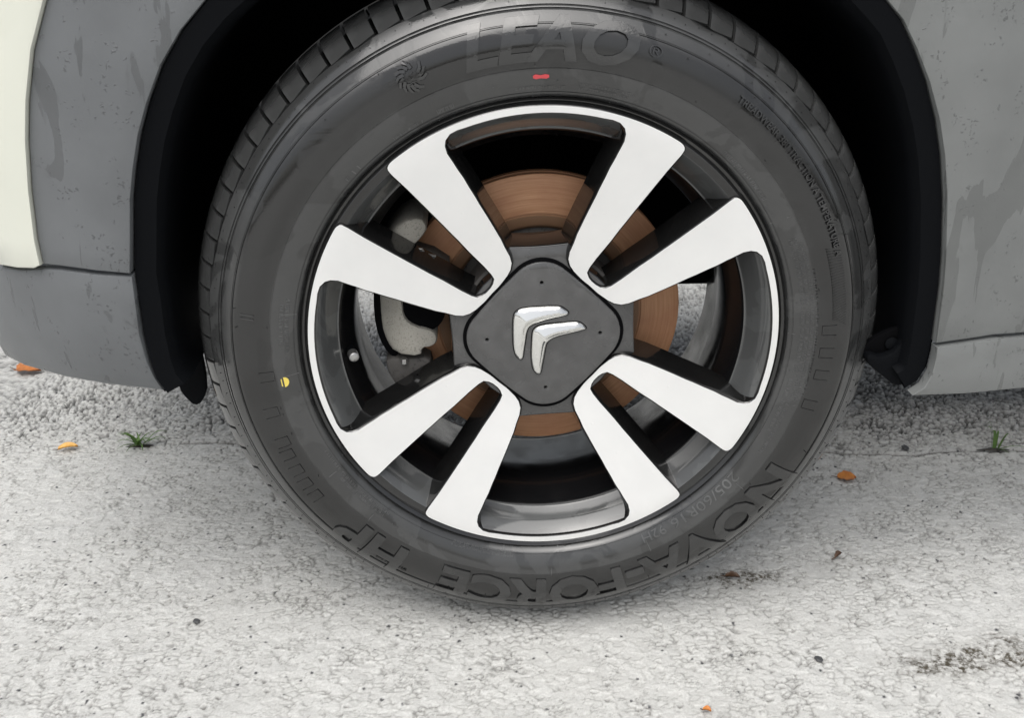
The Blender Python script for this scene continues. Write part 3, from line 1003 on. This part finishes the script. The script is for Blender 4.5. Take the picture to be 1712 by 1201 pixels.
# ---- valve stem with metal cap
d_ = Vector((-.1767, .030, -.0213)) - Vector((-.1862, .060, -.0186)); d_.normalize()
b0 = Vector((-.1862, .060, -.0186))
lathe_pts = [b0, b0 + d_ * .006, b0 + d_ * .0065, b0 + d_ * .024]
tube('valve_stem', lathe_pts, [.0062, .0058, .0040, .0036], M_FLANGE, wheel, 16)
c0_ = b0 + d_ * .0235
tube('valve_cap', [c0_, c0_ + d_ * .0005, c0_ + d_ * .009, c0_ + d_ * .0100], [.0042, .0049, .0047, .0036], M_STEEL, wheel, 18)

# ------------------------------------------------------------------ brake (parts of the car, they do not turn with the wheel look)
br = empty('brake', WC, car)
disc_prof = [(.0840, .0860), (.0810, .0880), (.0800, .0900), (.0800, .0985), (.0808, .0990), (.0808, .1000), (.0800, .1005), (.0800, .1362), (.0812, .1380), (.0880, .1380), (.0882, .1340), (.0938, .1340), (.0940, .1380), (.1010, .1380), (.1020, .1360), (.1020, .0800)]
lathe('brake_disc', disc_prof, M_DISC, br, 160, 35)
lathe('disc_hat', [(.040, .0), (.040, .0740), (.0425, .0775), (.0850, .0780), (.0850, .0880)], M_CASTD, br, 96, 35)
cal = [(-.1530, .060), (-.1540, .026), (-.1535, -.002), (-.1480, -.018), (-.1410, -.0280), (-.1150, -.0300), (-.1140, -.0210), (-.1050, -.0205), (-.0990, -.0150), (-.1000, -.0060), (-.1060, -.0015), (-.1200, .0020), (-.1280, .0085), (-.1310, .0190), (-.1290, .050), (-.124, .075), (-.110, .088), (-.104, .098), (-.110, .108), (-.128, .104), (-.145, .085)]
slab('caliper_body', smooth_loop(cal, 1), lambda x, z: .046 + .6 * max(0, -.131 - x), .075, (M_CAST, M_CAST), br, step=.012, bevel=.004)
slab('caliper_bracket', smooth_loop([(-.150, -.034), (-.149, -.050), (-.138, -.070), (-.120, -.066), (-.104, -.050), (-.108, -.034), (-.125, -.036)], 1), lambda x, z: .056, .06, (M_CASTD, M_CASTD), br, step=.012, bevel=.003)
slab('caliper_seal', smooth_loop([(-.1555, .062), (-.1590, .025), (-.1585, -.004), (-.1520, -.026), (-.1420, -.0375), (-.137, -.03), (-.148, -.012), (-.151, .02), (-.149, .06)], 1), lambda x, z: .060, .05, (M_BLACK, M_BLACK), br, step=.012, bevel=.002)
tube('caliper_bolt', [(-.1320, .052, -.0335), (-.1320, .052, -.0385)], .0035, M_STEEL, br, 6)
tube('caliper_piston', [(-.112, .050, .016), (-.112, .078, .016)], [.021, .021], M_BLACK, br, 24)
tube('spring_clip', [(-.126, .046, .078), (-.119, .043, .074), (-.116, .043, .079), (-.110, .043, .079), (-.108, .044, .074), (-.098, .046, .071)], .0011, M_STEEL, br, 8)
tube('guide_pin', [(-.098, .050, .050), (-.098, .050, .066)], [.0052, .0052], M_CASTD, br, 12)
slab('pad_carrier', [(-.150, .055), (-.134, .060), (-.100, .052), (-.086, .044), (-.086, .060), (-.100, .070), (-.130, .080), (-.150, .074)], lambda x, z: .054, .03, (M_CASTD, M_CASTD), br, step=.012, bevel=.002)
# steering knuckle, shaft and lower arm behind the disc
tube('drive_shaft', [(0, .10, 0), (0, .70, .01)], .016, M_BLACK, car, 12).location = WC
tube('suspension_strut', [(.02, .20, -.03), (.03, .26, .15), (.03, .30, .45)], [.03, .026, .026], M_BLACK, car, 12).location = WC
tube('control_arm', [(.0, .17, -.10), (.05, .45, -.10), (.10, .62, -.09)], [.018, .022, .02], M_BLACK, car, 10).location = WC

# ------------------------------------------------------------------ bodywork
def ybody(x, z=0):
    y = -.015
    if x < -.36: y += 3.0 * (x + .36) ** 2 + (9.0 * (-.50 - x) ** 2 if x < -.50 else 0)
    if x > .36: y += min(.3 * (x - .36), .035) 
    if z > .2: y += .05 * (z - .2)
    return y
ARC = [(.0, 1), ]
arch = [(-.3532, .0778), (-.3485, .1091), (-.3432, .1430), (-.3372, .1675), (-.3290, .1947), (-.3188, .2195), (-.3043, .2480), (-.2860, .2735), (-.2645, .2955), (-.236, .318), (-.200, .340), (-.150, .362), (-.095, .377), (-.03, .384),
        (.03, .384), (.095, .377), (.150, .361), (.200, .339), (.236, .318), (.2640, .2940), (.2790, .2793), (.2937, .2567), (.3076, .2320), (.3208, .2015), (.3306, .1719), (.3395, .1346), (.3480, .0829), (.3511, .0553), (.3530, .0211), (.3541, .0010)]
def place(o):
    o.location = WC
    return o
# grey cladding in front of the wheel: between the arch and the cream panel
left = [a for a in arch if a[0] < 0]
front_clad = [(-.3535, .0790)] + left[1:] + [(-.0005, .384), (-.0005, .46), (-.12, .452), (-.22, .425), (-.30, .375), (-.352, .335), (-.3800, .302), (-.3998, .2597), (-.4117, .2214), (-.4189, .1901), (-.4258, .1485), (-.4300, .1057), (-.4298, .0840), (-.4139, .0842), (-.3820, .0818)]
place(slab('wheel_arch_cladding', front_clad, ybody, .016, (M_CLAD, M_FLANGE), car, step=.022, bevel=.0012))
cream = [(-.4305, .0838), (-.4308, .1057), (-.4266, .1485), (-.4197, .1901), (-.4125, .2214), (-.4006, .2597), (-.3808, .302), (-.352, .337), (-.299, .378), (-.21, .429), (-.11, .456), (-.05, .462), (-.05, .62), (-.55, .55), (-.66, .40), (-.68, .082), (-.4798, .0760), (-.4562, .0775), (-.4380, .0800)]
place(slab('bumper_panel', cream, lambda x, z: ybody(x, z) - .005, .02, (M_CREAM, M_CREAM), car, step=.03, bevel=.0028))
bump_low = [(-.3524, .0762), (-.3534, .0492), (-.3544, .0216), (-.3530, -.0060), (-.3500, -.0235), (-.3461, -.0375), (-.3981, -.0310), (-.4381, -.0292), (-.4859, -.0305), (-.5141, -.0314), (-.66, -.025), (-.68, .078), (-.4798, .0722), (-.4562, .0736), (-.4305, .0790), (-.4139, .0800), (-.3820, .0778)]
place(slab('front_bumper', bump_low, lambda x, z: ybody(x, z) + .0015 + .22 * max(0, .012 - z) ** 1.2 * 2, .018, (M_CLAD, M_CLAD), car, step=.022, bevel=.0026))
right = [a for a in arch if a[0] > 0]
rear_clad = [(.0005, .384)] + right + [(.4000, .0012), (.4173, .0014), (.4400, -.0008), (.4600, -.0020), (.56, -.002), (.95, -.002), (1.3, .0), (1.3, .70), (.9, .72), (.3, .66), (.0005, .60)]
place(slab('wing_panel', rear_clad, ybody, .016, (M_CLAD2, M_FLANGE), car, step=.03, bevel=.0012))
sill = [(.3542, -.0022), (.3551, -.0119), (.3544, -.0281), (.3493, -.0420), (.3393, -.0497), (.3964, -.0545), (.4666, -.0600), (.70, -.068), (1.3, -.072), (1.3, -.0045), (.56, -.0060), (.4600, -.0058), (.4400, -.0046), (.4173, -.0024), (.40, -.0022)]
place(slab('sill_cover', sill, lambda x, z: ybody(x, z) - .003, .012, (M_CLAD2, M_FLANGE), car, step=.022, bevel=.0008))

# ---- wheel arch liner: inner flange and a black tunnel behind it
def offs(pts, d):
    P_ = np.array(pts); t = np.gradient(P_, axis=0); t /= np.linalg.norm(t, axis=1)[:, None]
    n = np.stack([t[:, 1], -t[:, 0]], 1)          # to the right of travel: towards the wheel
    return P_ + n * d
full = [(-.3410, -.0370), (-.3485, -.0235), (-.3515, -.0060), (-.3530, .0216), (-.3520, .0492)] + [(a[0] * .997, a[1]) for a in arch] + [(.3530, -.0119), (.3520, -.0281), (.3470, -.0400), (.3370, -.0470)]
V, F = [], []
rows = [(-.0060, .0060), (.0004, .0058), (.0008, -.004), (.018, -.003), (.0225, .003), (.024, .012), (.021, .05), (.016, .12), (.012, .24), (.012, .33)]
n = len(full)
for d, y in rows:
    for (px, pz) in offs(full, d): V.append((px, y + .0 if y > .02 else y - .004, pz))
for j in range(len(rows) - 1):
    for i in range(n - 1): F.append((j * n + i, j * n + i + 1, (j + 1) * n + i + 1, (j + 1) * n + i))
liner = place(mesh('arch_liner', V, F, M_FLANGE, car, True, angle=40))
# inner wall of the wheel housing
iw = [tuple(p) for p in offs(full, .010)][3:-3]
iw = [(-.36, -.06)] + iw + [(.36, -.06)]
place(slab('wheel_housing', iw, lambda x, z: .325, .02, (M_BLACK, M_BLACK), car, step=.05, bevel=.001))
ub = place(slab('underbody_blocker', [(-.60, .36), (1.3, .36), (1.3, .78), (-.60, .78)], lambda x, z: 0.0, .03, (M_BLACK, M_BLACK), car, step=.3, bevel=.001))  # unseen floor, added and sized to hold light off ground and barrel
ub.rotation_euler = (R(-90), 0, 0); ub.location = (0, 0, ZW + .04)
# lower ends of the liner: front flap, rear corner with its screw
place(slab('mud_flap', smooth_loop([(-.362, -.040), (-.3585, -.075), (-.353, -.0855), (-.346, -.0945), (-.338, -.0905), (-.331, -.073), (-.333, -.025), (-.338, .05), (-.352, .06)], 1), lambda x, z: .080 + .10 * (x + .35), .006, (M_FLANGE, M_FLANGE), car, step=.02, bevel=.0015))
place(slab('bumper_corner', smooth_loop([(-.3525, .030), (-.3520, -.006), (-.3480, -.0260), (-.3420, -.0385), (-.3360, -.0370), (-.3300, -.0265), (-.3350, -.012), (-.3410, .010), (-.3440, .040)], 1), lambda x, z: .002, .012, (M_FLANGE, M_FLANGE), car, step=.02, bevel=.0025))
place(slab('liner_corner', smooth_loop([(.3510, .020), (.3520, -.012), (.3510, -.030), (.3450, -.0430), (.3360, -.0500), (.3300, -.0490), (.3190, -.0400), (.3060, -.0300), (.2985, -.0210), (.3010, -.0150), (.3150, -.0200), (.3270, -.0120), (.3330, .010), (.3440, .022)], 1), lambda x, z: .001, .014, (M_FLANGE, M_FLANGE), car, step=.015, bevel=.003))
place(slab('liner_plate', smooth_loop([(.3480, .010), (.3430, .002), (.3340, -.004), (.3270, -.0180), (.3150, -.0250), (.3000, -.0220), (.2960, -.0150), (.3060, -.004), (.325, .006)], 1), lambda x, z: .010, .006, (M_BLACK, M_BLACK), car, step=.02, bevel=.001))
scr = [(.0, .0), (.0, .0022), (.0006, .0040), (.0012, .0058), (.0016, .0060)]
so_ = lathe('liner_screw', [(-.002 + y_, r_) for y_, r_ in scr], M_FLANGE, car, 20, 40)
so_.location = (.3235, .008, ZW - .008)

# ------------------------------------------------------------------ small things on the ground
def leaf(name, loc, L, W, rot, curl, m, label, cat='leaf', stem=0.3, lobes=0):
    root = empty(name, loc)
    root.rotation_euler = (R(curl * 10), 0, R(rot))
    V, F = [], []
    nu = 9
    for th in (0, 1):
        for i in range(nu):
            u = i / (nu - 1)
            wv = W * .5 * (math.sin(math.pi * min(1, .06 + .94 * u)) ** .7) * (1 + lobes * .22 * math.sin(u * 19))
            for j in (-1, -.5, 0, .5, 1):
                zz = .0016 + curl * .004 * (j * j) + .0045 * curl * math.sin(u * 3) - th * .0005 + (.0007 if j == 0 else 0)
                V.append(((u - .5) * L, j * wv, zz))
    for i in range(nu - 1):
        for j in range(4):
            a = i * 5 + j
            F.append((a, a + 5, a + 6, a + 1))
            b_ = a + nu * 5
            F.append((b_, b_ + 1, b_ + 6, b_ + 5))
    mesh('blade', V, F, m, root, True)
    tube('stem', [(-L * .5, 0, .002), (-L * (.5 + stem * .5), L * .05, .002), (-L * (.5 + stem), L * .12, .0012)], [.0007, .0006, .0005], M_DEAD, root, 6)
    tag(root, label, cat, 'fallen leaves on the tarmac')
    return root
leaf('fallen_leaf', (.424, .276, 0), .024, .020, -8, .5, M_LEAF, 'bright orange leaf lying flat on the tarmac right of the tyre', lobes=.6)
leaf('fallen_leaf', (-.629, .404, 0), .026, .011, 12, .9, M_LEAF3, 'curled yellow leaf lying near the grass tuft left of the tyre', lobes=.2)
leaf('fallen_leaf', (-.790, .672, 0), .046, .030, -12, 1.4, M_LEAF2, 'brown orange leaf half hidden under the bumper edge', lobes=.5)
leaf('fallen_leaf', (.144, -.128, 0), .008, .005, -25, .6, M_LEAF, 'tiny orange leaf scrap at the bottom edge below the tyre')
leaf('dead_leaf', (.219, .071, 0), .016, .009, -12, .6, M_DEAD, 'crumpled dark brown dead leaf close beside the tyre tread', lobes=.8)
leaf('dead_leaf', (.350, .105, 0), .012, .006, 40, .7, M_DEAD, 'small dark twist of dead leaf out on the open tarmac', lobes=.8)

def tuft(name, loc, blades, label):
    root = empty(name, loc)
    for (dx, dy, dirx, diry, L, h, wd) in blades:
        V, F = [], []
        n_ = 7
        d = Vector((dirx, diry, 0)).normalized() if (dirx or diry) else Vector((1, 0, 0))
        sd2 = Vector((-d.y, d.x, 0))
        if abs(d.y) > .8: sd2 = Vector((1, 0, 0))
        for i in range(n_):
            t = i / (n_ - 1)
            p = Vector((dx, dy, 0)) + d * (L * t) + Vector((0, 0, .002 + h * math.sin(t * 1.9) - .35 * h * t * t))
            ww = wd * (1 - t ** 1.6) * .5 + .0002
            V += [p - sd2 * ww, p + Vector((0, 0, -ww * .6)), p + sd2 * ww]
        for i in range(n_ - 1):
            F += [(i * 3, i * 3 + 3, i * 3 + 4, i * 3 + 1), (i * 3 + 1, i * 3 + 4, i * 3 + 5, i * 3 + 2)]
        mesh('blade', V, F, M_GRASS, root, True)
    # small dark mat of roots and soil the blades grow from
    V, F = [(0, 0, .0015)], []
    for i in range(14):
        a = 2 * math.pi * i / 14
        V.append((.020 * math.cos(a) * rd.uniform(.5, 1.3), .006 * math.sin(a) * rd.uniform(.6, 1.2), -.001))
    F = [(0, 1 + i, 1 + (i + 1) % 14) for i in range(14)]
    mesh('root_mat', V, F, M_SOIL, root)
    return tag(root, label, 'grass tuft', 'grass tufts growing in the joint of the tarmac')
bl1 = [(rd.uniform(-.008, .008), rd.uniform(-.005, .005), math.cos(a), math.sin(a) * .6, rd.uniform(.018, .036), rd.uniform(.006, .022), rd.uniform(.0024, .004)) for a in np.linspace(0, 6.1, 17)]
tuft('grass_tuft', (-.533, .412, 0), bl1, 'low spreading grass tuft in the joint left of the tyre')
bl2 = [(-.004, 0, -.5, .3, .012, .040, .0045), (.002, .002, .2, .4, .006, .030, .004), (.006, 0, .9, .2, .016, .026, .0028), (-.002, .002, -.8, .3, .014, .048, .0028), (.008, -.002, 1, -.4, .036, .010, .0016), (0, 0, -.3, .5, .008, .032, .005), (.003, -.003, .4, -.9, .018, .004, .002)]
tuft('grass_tuft', (.658, .345, 0), bl2, 'upright grass sprout in the joint right of the tyre')

def pebble(loc, s, label):
    V, F = [], []
    nu, nv = 8, 5
    for j in range(nv):
        ph = math.pi * j / (nv - 1)
        for i in range(nu):
            a = 2 * math.pi * i / nu
            k = s * rd.uniform(.8, 1.15)
            V.append((k * math.sin(ph) * math.cos(a) * 1.3, k * math.sin(ph) * math.sin(a), k * .55 * math.cos(ph)))
    for j in range(nv - 1):
        for i in range(nu):
            i2 = (i + 1) % nu
            F.append((j * nu + i, (j + 1) * nu + i, (j + 1) * nu + i2, j * nu + i2))
    o = mesh('pebble', V, F, M_STONE, None)
    o.location = (loc[0], loc[1], s * .35); o.rotation_euler = (0, 0, rd.uniform(0, 3))
    return tag(o, label, 'pebble', 'dark pebbles on the pale tarmac')
pebble((.271, -.064), .0038, 'single dark pebble on pale tarmac below the right of the tyre')
pebble((-.359, .024), .0034, 'dark chip of stone on pale tarmac lower left of the tyre')
pebble((.535, .352), .0050, 'dark lump sitting in the joint beside the upright grass sprout')
